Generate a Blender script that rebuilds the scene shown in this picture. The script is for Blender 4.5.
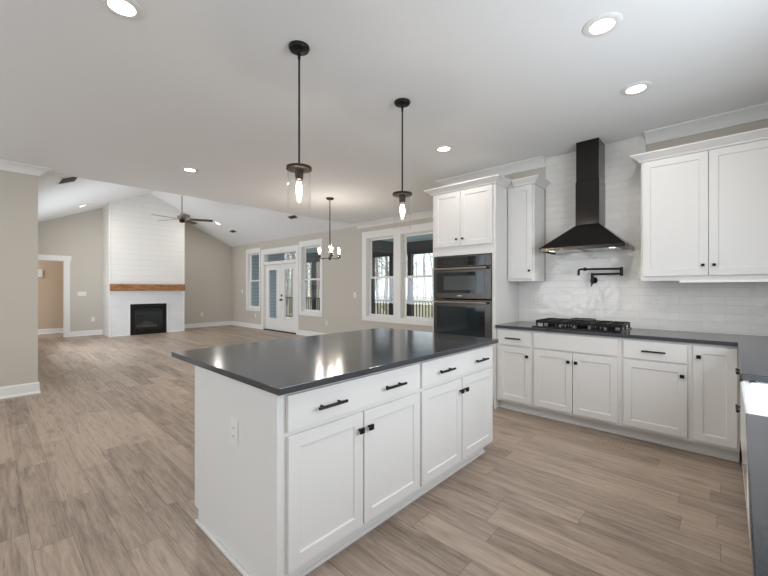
import bpy, bmesh, math, random
from mathutils import Vector, Matrix
for o in list(bpy.data.objects): bpy.data.objects.remove(o, do_unlink=True)
S = bpy.context.scene
COL = S.collection
R = math.radians
PI = math.pi
H = 2.81            # flat ceiling height
YK = 4.40           # kitchen wall plane
YW = 6.00           # window wall plane
XG = -12.95         # fireplace wall plane
RIDGE, SPRING = 4.03, 2.78

# ---------------------------------------------------------------- camera
cam = bpy.data.cameras.new('camera'); co = bpy.data.objects.new('camera', cam); COL.objects.link(co)
cam.sensor_width = 36; cam.lens = 36 * 369.0 / 768.0; cam.clip_start = .02; cam.clip_end = 400
co.location = (0, 0, 1.314)
co.rotation_euler = (R(90), 0, math.atan(341 / 369.0))
S.camera = co
# ---------------------------------------------------------------- world, daylight, exposure
S.view_settings.view_transform = 'Standard'; S.view_settings.look = 'None'
S.view_settings.gamma = 1; S.view_settings.use_curve_mapping = False
S.view_settings.exposure = 0.0
w = bpy.data.worlds.new('world'); S.world = w; w.use_nodes = True
bg = w.node_tree.nodes['Background']; bg.inputs[0].default_value = (.80, .90, 1, 1); bg.inputs[1].default_value = 1.9

def area(name, loc, rot, sx, sy, power, color):
    l = bpy.data.lights.new(name, 'AREA'); l.shape = 'RECTANGLE'; l.size = sx; l.size_y = sy
    l.energy = power; l.color = color
    o = bpy.data.objects.new(name, l); COL.objects.link(o); o.location = loc; o.rotation_euler = rot
    return o
DAY = (.84, .92, 1)
# daylight at the sink window; rear, right and living lamps are added fill
area('rear_fill', (-4.3, -3.44, 1.55), (R(120), 0, 0), 3.6, 2.0, 34, DAY)  # unseen fill, tilted up to brighten the ceiling
area('daylight_sink_window', (.70, 2.0, 1.65), (R(88), 0, R(90)), 1.5, 1.1, 33, DAY)
area('right_fill', (.70, -1.9, 1.5), (R(95), 0, R(90)), 2.1, 1.8, 28, DAY)  # fill at an added, unseen window; lights floor and left wall
area('living_fill', (-9.6, .48, 1.6), (R(100), 0, 0), 3.2, 1.9, 158, DAY)  # added fill in front of a solid wall; no window opening here

# ---------------------------------------------------------------- materials
MATS = {}
def newmat(name):
    m = bpy.data.materials.new(name); m.use_nodes = True
    return m, m.node_tree.nodes, m.node_tree.links, m.node_tree.nodes['Principled BSDF']
def mat(name, col, rough=.5, metal=0, spec=.5, bump=0, bscale=60, var=0, coat=0, emit=None, estr=0):
    if name in MATS: return MATS[name]
    m, N, L, b = newmat(name)
    b.inputs['Base Color'].default_value = (*col, 1); b.inputs['Roughness'].default_value = rough
    b.inputs['Metallic'].default_value = metal; b.inputs['Specular IOR Level'].default_value = spec
    b.inputs['Coat Weight'].default_value = coat
    tc = N.new('ShaderNodeTexCoord'); nz = N.new('ShaderNodeTexNoise'); nz.inputs['Scale'].default_value = bscale
    nz.inputs['Detail'].default_value = 3
    L.new(tc.outputs['Object'], nz.inputs['Vector'])
    if bump:
        bp = N.new('ShaderNodeBump'); bp.inputs['Strength'].default_value = bump; bp.inputs['Distance'].default_value = .002
        L.new(nz.outputs[0], bp.inputs['Height']); L.new(bp.outputs[0], b.inputs['Normal'])
    if var:
        mx = N.new('ShaderNodeMix'); mx.data_type = 'RGBA'
        mx.inputs[6].default_value = (*[c * (1 - var) for c in col], 1); mx.inputs[7].default_value = (*[min(1, c * (1 + var)) for c in col], 1)
        L.new(nz.outputs[0], mx.inputs[0]); L.new(mx.outputs[2], b.inputs['Base Color'])
    if emit:
        b.inputs['Emission Color'].default_value = (*emit, 1); b.inputs['Emission Strength'].default_value = estr
    MATS[name] = m
    return m
wallM = mat('wall_paint', (.57, .53, .47), .85, bump=.15, bscale=180)
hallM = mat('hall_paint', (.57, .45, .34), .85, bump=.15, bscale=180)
ceilM = mat('ceiling_paint', (.86, .865, .865), .9, bump=.1, bscale=150)
trimM = mat('trim_paint', (.82, .81, .79), .4, bump=.03)
cabM = mat('cabinet_paint', (.765, .75, .73), .38, bump=.02)
blackM = mat('black_metal', (.005, .005, .005), .42, .0, .3)
bronzeM = mat('bronze_metal', (.020, .013, .010), .4, .3, .3)
nickelM = mat('brushed_nickel', (.42, .39, .35), .3, 1)
ssM = mat('black_stainless', (.10, .092, .085), .26, 1, var=.1, bscale=8)
ssdM = mat('black_stainless_hood', (.05, .046, .043), .12, 1, var=.1, bscale=6)
handM = mat('oven_handle_steel', (.42, .36, .32), .28, 1)
ovenglassM = mat('oven_glass', (.006, .007, .008), .04, 0, .6)
micwinM = mat('microwave_window', (.06, .068, .066), .12, 0, .5)
ovwinM = mat('oven_window', (.004, .012, .017), .05, 0, .6)
markM = mat('pale_marks', (.13, .13, .13), .6)
castM = mat('cast_iron', (.006, .006, .006), .5, .0, .3, bump=.3, bscale=300)
enamelM = mat('black_enamel', (.006, .006, .006), .12, 0, .45)
chromeM = mat('chrome', (.6, .6, .6), .15, 1)
plateM = mat('plate_plastic', (.80, .79, .76), .35)
slotM = mat('dark_slot', (.03, .03, .03), .6)
porcM = mat('porcelain', (.88, .89, .90), .12, coat=.5)
bladeM = mat('fan_blade', (.055, .04, .03), .35)
ventM = mat('vent_dark', (.06, .06, .06), .7)
fireM = mat('fire_box_black', (.008, .008, .009), .35, .3)
fireglassM = mat('fireplace_glass', (.008, .014, .018), .06, 0, .6)
logM = mat('ceramic_log', (.12, .11, .10), .9, bump=.8, bscale=40, var=.4)
porchM = mat('porch_black', (.018, .016, .015), .5)
porchblueM = mat('porch_ceiling_blue', (.50, .68, .78), .6, bump=.1)
deckM = mat('deck_boards', (.48, .45, .41), .7, var=.2)  # kept pale to bounce extra light onto porch ceiling and siding
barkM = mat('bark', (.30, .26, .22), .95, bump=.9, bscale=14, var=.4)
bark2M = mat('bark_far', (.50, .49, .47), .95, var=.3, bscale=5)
leafM = mat('leaves_winter', (.42, .40, .20), .9, var=.35, bscale=3)
groundM = mat('woodland_ground', (.40, .34, .22), .95, bump=.5, bscale=3, var=.35)
canM = mat('can_lens', (1, 1, 1), .5, emit=(1, .96, .9), estr=9)
bulbM = mat('bulb_glow', (1, .9, .8), .3, emit=(1, .86, .68), estr=14)
filM = mat('filament_glow', (1, .9, .8), .3, emit=(1, .82, .6), estr=45)
stripM = mat('light_strip', (.95, .95, .93), .4)

def glassmat(name, tint, ior=1.45, rough=0.0, fac=1.0):
    m, N, L, b = newmat(name); N.remove(b)
    t = N.new('ShaderNodeBsdfTransparent'); t.inputs[0].default_value = (*tint, 1)
    g = N.new('ShaderNodeBsdfGlossy'); g.inputs['Roughness'].default_value = rough
    lw = N.new('ShaderNodeLayerWeight'); lw.inputs[0].default_value = .5
    mx = N.new('ShaderNodeMixShader')
    pw = N.new('ShaderNodeMath'); pw.operation = 'POWER'; pw.inputs[1].default_value = ior
    mu = N.new('ShaderNodeMath'); mu.operation = 'MULTIPLY_ADD'; mu.inputs[1].default_value = fac; mu.inputs[2].default_value = .03
    L.new(lw.outputs['Facing'], pw.inputs[0]); L.new(pw.outputs[0], mu.inputs[0]); L.new(mu.outputs[0], mx.inputs[0])
    L.new(t.outputs[0], mx.inputs[1]); L.new(g.outputs[0], mx.inputs[2])
    L.new(mx.outputs[0], N['Material Output'].inputs[0]); return m
glassM = glassmat('window_glass', (.97, .98, .98), 5, 0, .5)
shadeM = glassmat('shade_glass', (.992, .992, .99), 4.5, .02, .5)

def counter_mat():
    m, N, L, b = newmat('grey_quartz')
    tc = N.new('ShaderNodeTexCoord'); nz = N.new('ShaderNodeTexNoise'); nz.inputs['Scale'].default_value = 420; nz.inputs['Detail'].default_value = 2
    n2 = N.new('ShaderNodeTexNoise'); n2.inputs['Scale'].default_value = 5; n2.inputs['Detail'].default_value = 5
    ad = N.new('ShaderNodeMath'); ad.operation = 'ADD'
    L.new(tc.outputs['Object'], nz.inputs[0]); L.new(tc.outputs['Object'], n2.inputs[0])
    L.new(nz.outputs[0], ad.inputs[0]); L.new(n2.outputs[0], ad.inputs[1])
    cr = N.new('ShaderNodeValToRGB'); e = cr.color_ramp.elements
    e[0].position = .75; e[0].color = (.026, .029, .035, 1); e[1].position = 1.25; e[1].color = (.048, .052, .060, 1)
    L.new(ad.outputs[0], cr.inputs[0]); L.new(cr.outputs[0], b.inputs['Base Color'])
    b.inputs['Roughness'].default_value = .14; b.inputs['Specular IOR Level'].default_value = .62
    return m
counterM = counter_mat()

def floor_mat():
    m, N, L, b = newmat('vinyl_plank_floor')
    def M(op, *v):
        n = N.new('ShaderNodeMath'); n.operation = op
        for i, x in enumerate(v):
            if isinstance(x, (int, float)): n.inputs[i].default_value = x
            else: L.new(x, n.inputs[i])
        return n.outputs[0]
    tc = N.new('ShaderNodeTexCoord'); sp = N.new('ShaderNodeSeparateXYZ'); L.new(tc.outputs['Object'], sp.inputs[0])
    X, Y = sp.outputs[0], sp.outputs[1]
    W, LN = .160, 1.22
    yr = M('DIVIDE', Y, W); row = M('FLOOR', yr); fy = M('FRACT', yr)
    wn = N.new('ShaderNodeTexWhiteNoise'); wn.noise_dimensions = '1D'; L.new(row, wn.inputs['W'])
    xs = M('ADD', M('DIVIDE', X, LN), M('MULTIPLY', wn.outputs[0], 7.3)); col = M('FLOOR', xs); fx = M('FRACT', xs)
    cb = N.new('ShaderNodeCombineXYZ'); L.new(row, cb.inputs[0]); L.new(col, cb.inputs[1])
    w2 = N.new('ShaderNodeTexWhiteNoise'); w2.noise_dimensions = '2D'; L.new(cb.outputs[0], w2.inputs[0])
    # grain coordinates: stretched along the plank, shifted for each plank
    gx = M('ADD', M('MULTIPLY', X, 1.3), M('MULTIPLY', w2.outputs[0], 37)); gy = M('ADD', M('MULTIPLY', Y, 15), M('MULTIPLY', row, 5.1))
    gc = N.new('ShaderNodeCombineXYZ'); L.new(gx, gc.inputs[0]); L.new(gy, gc.inputs[1])
    g1 = N.new('ShaderNodeTexNoise'); g1.inputs['Scale'].default_value = 1.6; g1.inputs['Detail'].default_value = 6; g1.inputs['Roughness'].default_value = .62; g1.inputs['Distortion'].default_value = .8
    L.new(gc.outputs[0], g1.inputs[0])
    g2 = N.new('ShaderNodeTexNoise'); g2.inputs['Scale'].default_value = 7; g2.inputs['Detail'].default_value = 5; g2.inputs['Roughness'].default_value = .7
    L.new(gc.outputs[0], g2.inputs[0])
    cr = N.new('ShaderNodeValToRGB'); e = cr.color_ramp.elements
    e[0].position = .28; e[0].color = (.15, .115, .092, 1); e[1].position = .74; e[1].color = (.53, .427, .342, 1)
    k = e.new(.42); k.color = (.31, .24, .188, 1); k = e.new(.56); k.color = (.43, .34, .272, 1)
    mixn = M('ADD', M('MULTIPLY', g1.outputs[0], .62), M('MULTIPLY', g2.outputs[0], .38))
    v = M('ADD', mixn, M('MULTIPLY', M('SUBTRACT', w2.outputs[0], .5), .17))
    L.new(v, cr.inputs[0])
    # fine dark streaks and cracks
    sc = N.new('ShaderNodeCombineXYZ'); L.new(M('ADD', M('MULTIPLY', X, 1.5), M('MULTIPLY', w2.outputs[0], 53)), sc.inputs[0]); L.new(M('ADD', M('MULTIPLY', Y, 48), M('MULTIPLY', row, 3.7)), sc.inputs[1])
    g3 = N.new('ShaderNodeTexNoise'); g3.inputs['Scale'].default_value = 1.5; g3.inputs['Detail'].default_value = 4; g3.inputs['Distortion'].default_value = 1.6
    L.new(sc.outputs[0], g3.inputs[0])
    st = N.new('ShaderNodeMapRange'); st.inputs[1].default_value = .60; st.inputs[2].default_value = .72; st.inputs[3].default_value = 0; st.inputs[4].default_value = .7
    L.new(g3.outputs[0], st.inputs[0])
    m3 = N.new('ShaderNodeMix'); m3.data_type = 'RGBA'; m3.inputs[7].default_value = (.14, .105, .085, 1)
    L.new(st.outputs[0], m3.inputs[0]); L.new(cr.outputs[0], m3.inputs[6])
    # knots
    kc = N.new('ShaderNodeCombineXYZ'); L.new(M('ADD', M('MULTIPLY', X, 1.5), M('MULTIPLY', w2.outputs[0], 19)), kc.inputs[0]); L.new(M('MULTIPLY', Y, 4.5), kc.inputs[1])
    vo = N.new('ShaderNodeTexVoronoi'); vo.inputs['Scale'].default_value = 1.3; L.new(kc.outputs[0], vo.inputs[0])
    kn = N.new('ShaderNodeMapRange'); kn.inputs[1].default_value = .03; kn.inputs[2].default_value = .22; kn.inputs[3].default_value = 1.1; kn.inputs[4].default_value = 0
    L.new(vo.outputs['Distance'], kn.inputs[0])
    mk = N.new('ShaderNodeMix'); mk.data_type = 'RGBA'; mk.inputs[7].default_value = (.16, .11, .08, 1)
    L.new(M('MULTIPLY', kn.outputs[0], g2.outputs[0]), mk.inputs[0]); L.new(m3.outputs[2], mk.inputs[6])
    # seams
    sy = M('LESS_THAN', M('MINIMUM', fy, M('SUBTRACT', 1, fy)), .009); sx = M('LESS_THAN', M('MINIMUM', fx, M('SUBTRACT', 1, fx)), .0012)
    seam = M('MAXIMUM', sy, sx)
    ms = N.new('ShaderNodeMix'); ms.data_type = 'RGBA'; ms.inputs[7].default_value = (.10, .075, .06, 1)
    L.new(M('MULTIPLY', seam, .6), ms.inputs[0]); L.new(mk.outputs[2], ms.inputs[6]); L.new(ms.outputs[2], b.inputs['Base Color'])
    b.inputs['Roughness'].default_value = .42; b.inputs['Specular IOR Level'].default_value = .4
    bp = N.new('ShaderNodeBump'); bp.inputs['Strength'].default_value = .25; bp.inputs['Distance'].default_value = .001
    L.new(g2.outputs[0], bp.inputs['Height']); L.new(bp.outputs[0], b.inputs['Normal'])
    return m
floorM = floor_mat()

def brick(name, c1, c2, mortar, bw, bh, ms, rough, axis='XZ', wave=.0, off=.5, coat=0, bdist=.003):
    m, N, L, b = newmat(name)
    tc = N.new('ShaderNodeTexCoord'); sp = N.new('ShaderNodeSeparateXYZ'); cb = N.new('ShaderNodeCombineXYZ')
    L.new(tc.outputs['Object'], sp.inputs[0]); L.new(sp.outputs['XYZ'.index(axis[0])], cb.inputs[0]); L.new(sp.outputs['XYZ'.index(axis[1])], cb.inputs[1])
    br = N.new('ShaderNodeTexBrick'); br.offset = off; br.inputs['Scale'].default_value = 1; br.inputs['Color1'].default_value = (*c1, 1); br.inputs['Color2'].default_value = (*c2, 1)
    br.inputs['Mortar'].default_value = (*mortar, 1); br.inputs['Mortar Size'].default_value = ms; br.inputs['Brick Width'].default_value = bw; br.inputs['Row Height'].default_value = bh
    br.inputs['Mortar Smooth'].default_value = .2
    L.new(cb.outputs[0], br.inputs[0]); L.new(br.outputs[0], b.inputs['Base Color'])
    b.inputs['Roughness'].default_value = rough; b.inputs['Coat Weight'].default_value = coat
    bp = N.new('ShaderNodeBump'); bp.inputs['Distance'].default_value = bdist; bp.invert = True; bp.inputs['Strength'].default_value = .5
    L.new(br.outputs['Fac'], bp.inputs['Height'])
    if wave:
        nz = N.new('ShaderNodeTexNoise'); nz.inputs['Scale'].default_value = 9; nz.inputs['Detail'].default_value = 1
        L.new(tc.outputs['Object'], nz.inputs[0])
        b2 = N.new('ShaderNodeBump'); b2.inputs['Distance'].default_value = wave; b2.inputs['Strength'].default_value = 1
        L.new(nz.outputs[0], b2.inputs['Height']); L.new(b2.outputs[0], bp.inputs['Normal'])
    L.new(bp.outputs[0], b.inputs['Normal'])
    return m
tileM = brick('glossy_wall_tile', (.82, .80, .77), (.79, .77, .74), (.70, .68, .65), .31, .0775, .0018, .08, 'XZ', wave=.010)
shipM = brick('shiplap', (.80, .785, .755), (.79, .775, .745), (.62, .60, .57), 6, .15, .003, .5, 'YZ')
surrM = brick('fireplace_tile', (.80, .80, .80), (.76, .765, .77), (.70, .70, .70), .30, .075, .003, .3, 'YZ')
sidingM = brick('lap_siding', (.52, .58, .64), (.50, .56, .62), (.25, .29, .33), 9, .13, .008, .7, 'YZ')

def wood_mat():
    m, N, L, b = newmat('mantel_wood')
    tc = N.new('ShaderNodeTexCoord'); mp = N.new('ShaderNodeMapping'); mp.inputs['Scale'].default_value = (12, 1.6, 12)
    nz = N.new('ShaderNodeTexNoise'); nz.inputs['Scale'].default_value = 3; nz.inputs['Detail'].default_value = 6; nz.inputs['Distortion'].default_value = 1
    L.new(tc.outputs['Object'], mp.inputs[0]); L.new(mp.outputs[0], nz.inputs[0])
    cr = N.new('ShaderNodeValToRGB'); e = cr.color_ramp.elements
    e[0].position = .3; e[0].color = (.17, .065, .02, 1); e[1].position = .7; e[1].color = (.46, .22, .085, 1)
    L.new(nz.outputs[0], cr.inputs[0]); L.new(cr.outputs[0], b.inputs['Base Color']); b.inputs['Roughness'].default_value = .55
    return m
woodM = wood_mat()

# ---------------------------------------------------------------- mesh helpers
class MB:
    def __init__(s): s.v = []; s.f = []
    def add(s, vs, fs):
        k = len(s.v); s.v += [tuple(v) for v in vs]; s.f += [[i + k for i in f] for f in fs]; return s
    def box(s, x0, x1, y0, y1, z0, z1):
        return s.add([(x0, y0, z0), (x1, y0, z0), (x1, y1, z0), (x0, y1, z0), (x0, y0, z1), (x1, y0, z1), (x1, y1, z1), (x0, y1, z1)],
                     [(0, 3, 2, 1), (4, 5, 6, 7), (0, 1, 5, 4), (1, 2, 6, 5), (2, 3, 7, 6), (3, 0, 4, 7)])
    def prism(s, pts, a, lo, hi):
        # polygon in two axes, extruded along axis a
        def P(p, t): q = list(p); q.insert(a, t); return q
        n = len(pts); vs = [P(p, lo) for p in pts] + [P(p, hi) for p in pts]
        fs = [list(range(n))[::-1], [n + i for i in range(n)]] + [(i, (i + 1) % n, n + (i + 1) % n, n + i) for i in range(n)]
        return s.add(vs, fs)
    def tube(s, pts, r, n=12, caps=True):
        pts = [Vector(p) for p in pts]; rs = r if isinstance(r, (list, tuple)) else [r] * len(pts)
        rings = []; up = None
        for i, p in enumerate(pts):
            d = (pts[min(i + 1, len(pts) - 1)] - pts[max(i - 1, 0)]).normalized()
            if up is None: up = d.orthogonal().normalized()
            up = (up - d * up.dot(d)).normalized(); sd = d.cross(up)
            rings.append([p + (up * math.cos(2 * PI * k / n) + sd * math.sin(2 * PI * k / n)) * rs[i] for k in range(n)])
        vs = [v for g in rings for v in g]; fs = []
        for i in range(len(pts) - 1):
            for k in range(n): fs.append((i * n + k, i * n + (k + 1) % n, (i + 1) * n + (k + 1) % n, (i + 1) * n + k))
        if caps: fs += [list(range(n))[::-1], [(len(pts) - 1) * n + k for k in range(n)]]
        return s.add(vs, fs)
    def lathe(s, prof, c=(0, 0, 0), n=32, closed=False):
        vs = []; fs = []
        for r, z in prof:
            for k in range(n): vs.append((c[0] + r * math.cos(2 * PI * k / n), c[1] + r * math.sin(2 * PI * k / n), c[2] + z))
        m = len(prof)
        for i in range(m if closed else m - 1):
            j = (i + 1) % m
            for k in range(n): fs.append((i * n + k, i * n + (k + 1) % n, j * n + (k + 1) % n, j * n + k))
        if not closed: fs += [list(range(n))[::-1], [(m - 1) * n + k for k in range(n)]]
        return s.add(vs, fs)
    def sweep(s, path, prof):
        # path: [(x,y)], prof: [(out,z)], "out" goes to the right of travel; mitred corners, closed ends
        P = [Vector(p) for p in path]; n = len(prof); vs = []; fs = []
        for i, p in enumerate(P):
            ds = []
            if i > 0: ds.append((P[i] - P[i - 1]).normalized())
            if i < len(P) - 1: ds.append((P[i + 1] - P[i]).normalized())
            ns = [Vector((d.y, -d.x)) for d in ds]
            if len(ns) == 2: m = (ns[0] + ns[1]) / (1 + ns[0].dot(ns[1]))
            else: m = ns[0]
            for o, z in prof: vs.append((p.x + m.x * o, p.y + m.y * o, z))
        for i in range(len(P) - 1):
            for k in range(n): fs.append((i * n + k, (i + 1) * n + k, (i + 1) * n + (k + 1) % n, i * n + (k + 1) % n))
        fs += [list(range(n)), [(len(P) - 1) * n + k for k in range(n)][::-1]]
        return s.add(vs, fs)
def obj(name, mb, m, parent=None, bevel=0, smooth=False):
    me = bpy.data.meshes.new(name); me.from_pydata(mb.v, [], mb.f)
    bm = bmesh.new(); bm.from_mesh(me); bmesh.ops.recalc_face_normals(bm, faces=bm.faces); bm.to_mesh(me); bm.free()
    me.materials.append(m)
    o = bpy.data.objects.new(name, me); COL.objects.link(o)
    if parent: o.parent = parent
    if smooth:
        for p in me.polygons: p.use_smooth = True
        e = o.modifiers.new('edges', 'EDGE_SPLIT'); e.split_angle = R(40)
    if bevel:
        b = o.modifiers.new('bevel', 'BEVEL'); b.width = bevel; b.segments = 2; b.limit_method = 'ANGLE'; b.angle_limit = R(40)
    return o
def tag(o, label, cat, group=None, kind=None):
    o['label'] = label; o['category'] = cat
    if group: o['group'] = group
    if kind: o['kind'] = kind
    return o
def thing(name, label, cat, loc=(0, 0, 0), rz=0, group=None):
    o = bpy.data.objects.new(name, None); COL.objects.link(o); o.location = loc; o.rotation_euler = (0, 0, rz)
    o.empty_display_size = .1
    return tag(o, label, cat, group)
def struct(name, mb, m, parent=None, bevel=0, smooth=False):
    o = obj(name, mb, m, parent, bevel, smooth)
    if not parent: o['kind'] = 'structure'
    return o
def dup(root, loc, rz=0, label=None):
    r = root.copy(); COL.objects.link(r); r.location = loc; r.rotation_euler = (0, 0, rz)
    if label: r['label'] = label
    for ch in list(root.children):
        c = ch.copy(); COL.objects.link(c); c.parent = r
        for g in list(ch.children):
            d = g.copy(); COL.objects.link(d); d.parent = c
    return r
def wall_along_x(x0, x1, ya, yb, z1, openings, mb=None):
    mb = mb or MB(); xs = sorted({x0, x1, *[o[0] for o in openings], *[o[1] for o in openings]})
    for a, b in zip(xs, xs[1:]):
        hole = [o for o in openings if o[0] <= a + 1e-6 and o[1] >= b - 1e-6]
        if not hole: mb.box(a, b, ya, yb, 0, z1)
        else:
            h = hole[0]
            if h[2] > 0: mb.box(a, b, ya, yb, 0, h[2])
            mb.box(a, b, ya, yb, h[3], z1)
    return mb

# ---------------------------------------------------------------- room shell
struct('floor', MB().box(-14.6, .84, -3.56, 6.14, -.1, 0), floorM)
struct('ceiling', MB().box(-6.43, .84, -3.56, 6.14, H, H + .15), ceilM)
YR = 3.23
mb = MB().prism([(.33, SPRING - .054), (YR, RIDGE), (6.12, SPRING - .054), (6.12, SPRING + .1), (YR, RIDGE + .15), (.33, SPRING + .1)], 0, XG - .1, -6.43)
struct('ceiling_vault', mb, ceilM)
struct('wall_header', MB().prism([(.33, H + .04), (6.12, H + .04), (YR, RIDGE + .1)], 0, -6.425, -6.33), ceilM)
struct('ceiling_hall', MB().box(-14.6, XG - .12, -.6, 3, 2.45, 2.55), ceilM)
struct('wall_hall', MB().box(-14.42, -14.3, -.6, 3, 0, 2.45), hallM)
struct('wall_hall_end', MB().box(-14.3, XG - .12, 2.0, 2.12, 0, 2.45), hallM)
struct('wall_left', MB().box(-6.43, -6.31, -3.5, .452, 0, H), wallM)
struct('wall_back', MB().box(-2.87, .72, YK, YK + .12, 0, H), wallM)
struct('wall_return', MB().box(-2.87, -2.75, YK + .12, YW, 0, H), wallM)
W1 = (-11.78, -10.99, .66, 2.46); DR = (-10.74, -8.92, 0, 2.40); W2 = (-8.68, -7.82, .66, 2.46)
D1 = (-6.09, -5.25, .66, 2.46); D2 = (-5.05, -4.21, .66, 2.46)
struct('wall_windows', wall_along_x(XG, -2.75, YW, YW + .14, 2.85, [W1, DR, W2, D1, D2]), wallM)
struct('wall_fireplace', MB().prism([(.33, 0), (.68, 0), (.68, 2.04), (1.45, 2.04), (1.45, 0), (6.14, 0), (6.14, 2.8), (YR, RIDGE + .1), (.33, 2.8)], 0, XG - .12, XG), wallM)
struct('wall_living', wall_along_x(XG, -6.43, .33, .452, SPRING, []), wallM)
SW = (-6.1, -2.5, .5, 2.6)
struct('wall_rear', wall_along_x(-6.43, .72, -3.62, -3.5, H, [SW]), wallM)
mb = MB()
mb.box(.72, .84, -3.5, -3.0, 0, H).box(.72, .84, -.8, 1.2, 0, H).box(.72, .84, -3.0, -.8, 0, .55).box(.72, .84, -3.0, -.8, 2.45, H).box(.72, .84, 2.8, YK, 0, H).box(.72, .84, 1.2, 2.8, 0, 1.05).box(.72, .84, 1.2, 2.8, 2.25, H)
struct('wall_right', mb, wallM)
def plain_window(n, ax, at, a0, a1, z0, z1):
    # window of an unseen wall: casing, sash and pane
    c = MB(); q = MB(); g = MB()
    def B(m, a, b, d0, d1, zz0, zz1):
        if ax == 'x': m.box(a, b, at + d0, at + d1, zz0, zz1)
        else: m.box(at + d0, at + d1, a, b, zz0, zz1)
    for t, u, zz0, zz1 in ((a0 - .09, a0, z0 - .09, z1 + .09), (a1, a1 + .09, z0 - .09, z1 + .09), (a0, a1, z1, z1 + .09), (a0, a1, z0 - .09, z0)):
        B(c, t, u, -.012, .012, zz0, zz1)
    k = max(1, round((a1 - a0) / .9)); w_ = (a1 - a0) / k
    for i in range(k):
        s0 = a0 + i * w_
        B(q, s0, s0 + .05, .06, .1, z0, z1); B(q, s0 + w_ - .05, s0 + w_, .06, .1, z0, z1)
        B(q, s0 + .05, s0 + w_ - .05, .06, .1, z0, z0 + .05); B(q, s0 + .05, s0 + w_ - .05, .06, .1, z1 - .05, z1)
    r = struct('window_%d' % n, c, trimM); obj('sash', q, trimM, r)
    return r
plain_window(6, 'x', -3.59, -6.1, -2.5, .5, 2.6)
plain_window(7, 'y', .728, 1.2, 2.8, 1.05, 2.25)
plain_window(8, 'y', .728, -3.0, -.8, .55, 2.45)  # invented opening, added to light the floor and +x faces

# baseboards and crown
BASE = [(0, 0), (.028, 0), (.028, .012), (.014, .028), (.014, .125), (.008, .14), (0, .14)]
def base(name, *paths):
    mb = MB()
    for p in paths: mb.sweep(p, BASE)
    return struct(name, mb, trimM)
base('baseboard_left', [(-6.43, -3.5), (-6.31, -3.5), (-6.31, .452), (-6.43, .452)][1:])
base('baseboard_windows', [(XG, YW), (-10.85, YW)], [(-8.81, YW), (-2.87, YW)])
base('baseboard_fireplace', [(XG, 1.56), (XG, 2.26)], [(XG, 4.14), (XG, YW)])
base('baseboard_return', [(-2.87, YW), (-2.87, YK)])
base('baseboard_hall', [(-14.3, -.5), (-14.3, 2.0)], [(-14.3, 2.0), (XG - .12, 2.0)])
base('baseboard_living', [(-6.43, .452), (XG, .452)])
CR = [(0, H), (.115, H), (.115, H - .010), (.102, H - .014), (.078, H - .024), (.052, H - .042), (.032, H - .064), (.018, H - .084), (.018, H - .096), (0, H - .096)]
def crown(name, path): return struct(name, MB().sweep(path, CR), trimM)
crown('trim_1', [(-6.31, -3.5), (-6.31, .452), (-6.43, .452)])
crown('trim_2', [(-6.40, YW), (-2.87, YW), (-2.87, YK), (-1.518, YK)])
crown('trim_3', [(-.569, YK), (.72, YK), (.72, -3.5)])

# ---------------------------------------------------------------- windows and french door
def sash_window(n, o, double=False, casing=None):
    x0, x1, z0, z1 = o
    c = MB()
    if casing:
        cx0, cx1 = casing
        c.box(cx0, x0, YW - .02, YW, z0 - .1, z1 + .15); c.box(x1, cx1, YW - .02, YW, z0 - .1, z1 + .15)
        c.box(x0, x1, YW - .02, YW, z1, z1 + .15); c.box(x0, x1, YW - .02, YW, z0 - .1, z0)
    r = struct('window_%d' % n, c, trimM, bevel=.003)
    j = MB(); j.box(x0 - .0, x0 + .012, YW, YW + .14, z0, z1).box(x1 - .012, x1, YW, YW + .14, z0, z1).box(x0 + .012, x1 - .012, YW, YW + .14, z1 - .012, z1).box(x0 + .012, x1 - .012, YW, YW + .14, z0, z0 + .015)
    obj('window_frame', j, trimM, r)
    zm = 1.55; a, b = x0 + .012, x1 - .012
    for nm, za, zb, y in (('lower_sash', z0 + .015, zm + .02, YW + .055), ('upper_sash', zm - .02, z1 - .012, YW + .09)):
        s = MB(); s.box(a, a + .045, y, y + .034, za, zb).box(b - .045, b, y, y + .034, za, zb).box(a + .045, b - .045, y, y + .034, zb - .04, zb).box(a + .045, b - .045, y, y + .034, za, za + .045)
        q = obj(nm, s, trimM, r, bevel=.002)
        obj('pane', MB().box(a + .045, b - .045, y + .014, y + .018, za + .045, zb - .04), glassM, q)
    return r
sash_window(1, W1, casing=(-11.87, -10.91))
sash_window(2, W2, casing=(-8.78, -7.72))
sash_window(3, D1, casing=(-6.23, -5.15))
sash_window(4, D2, casing=(-5.15, -4.07))
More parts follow.
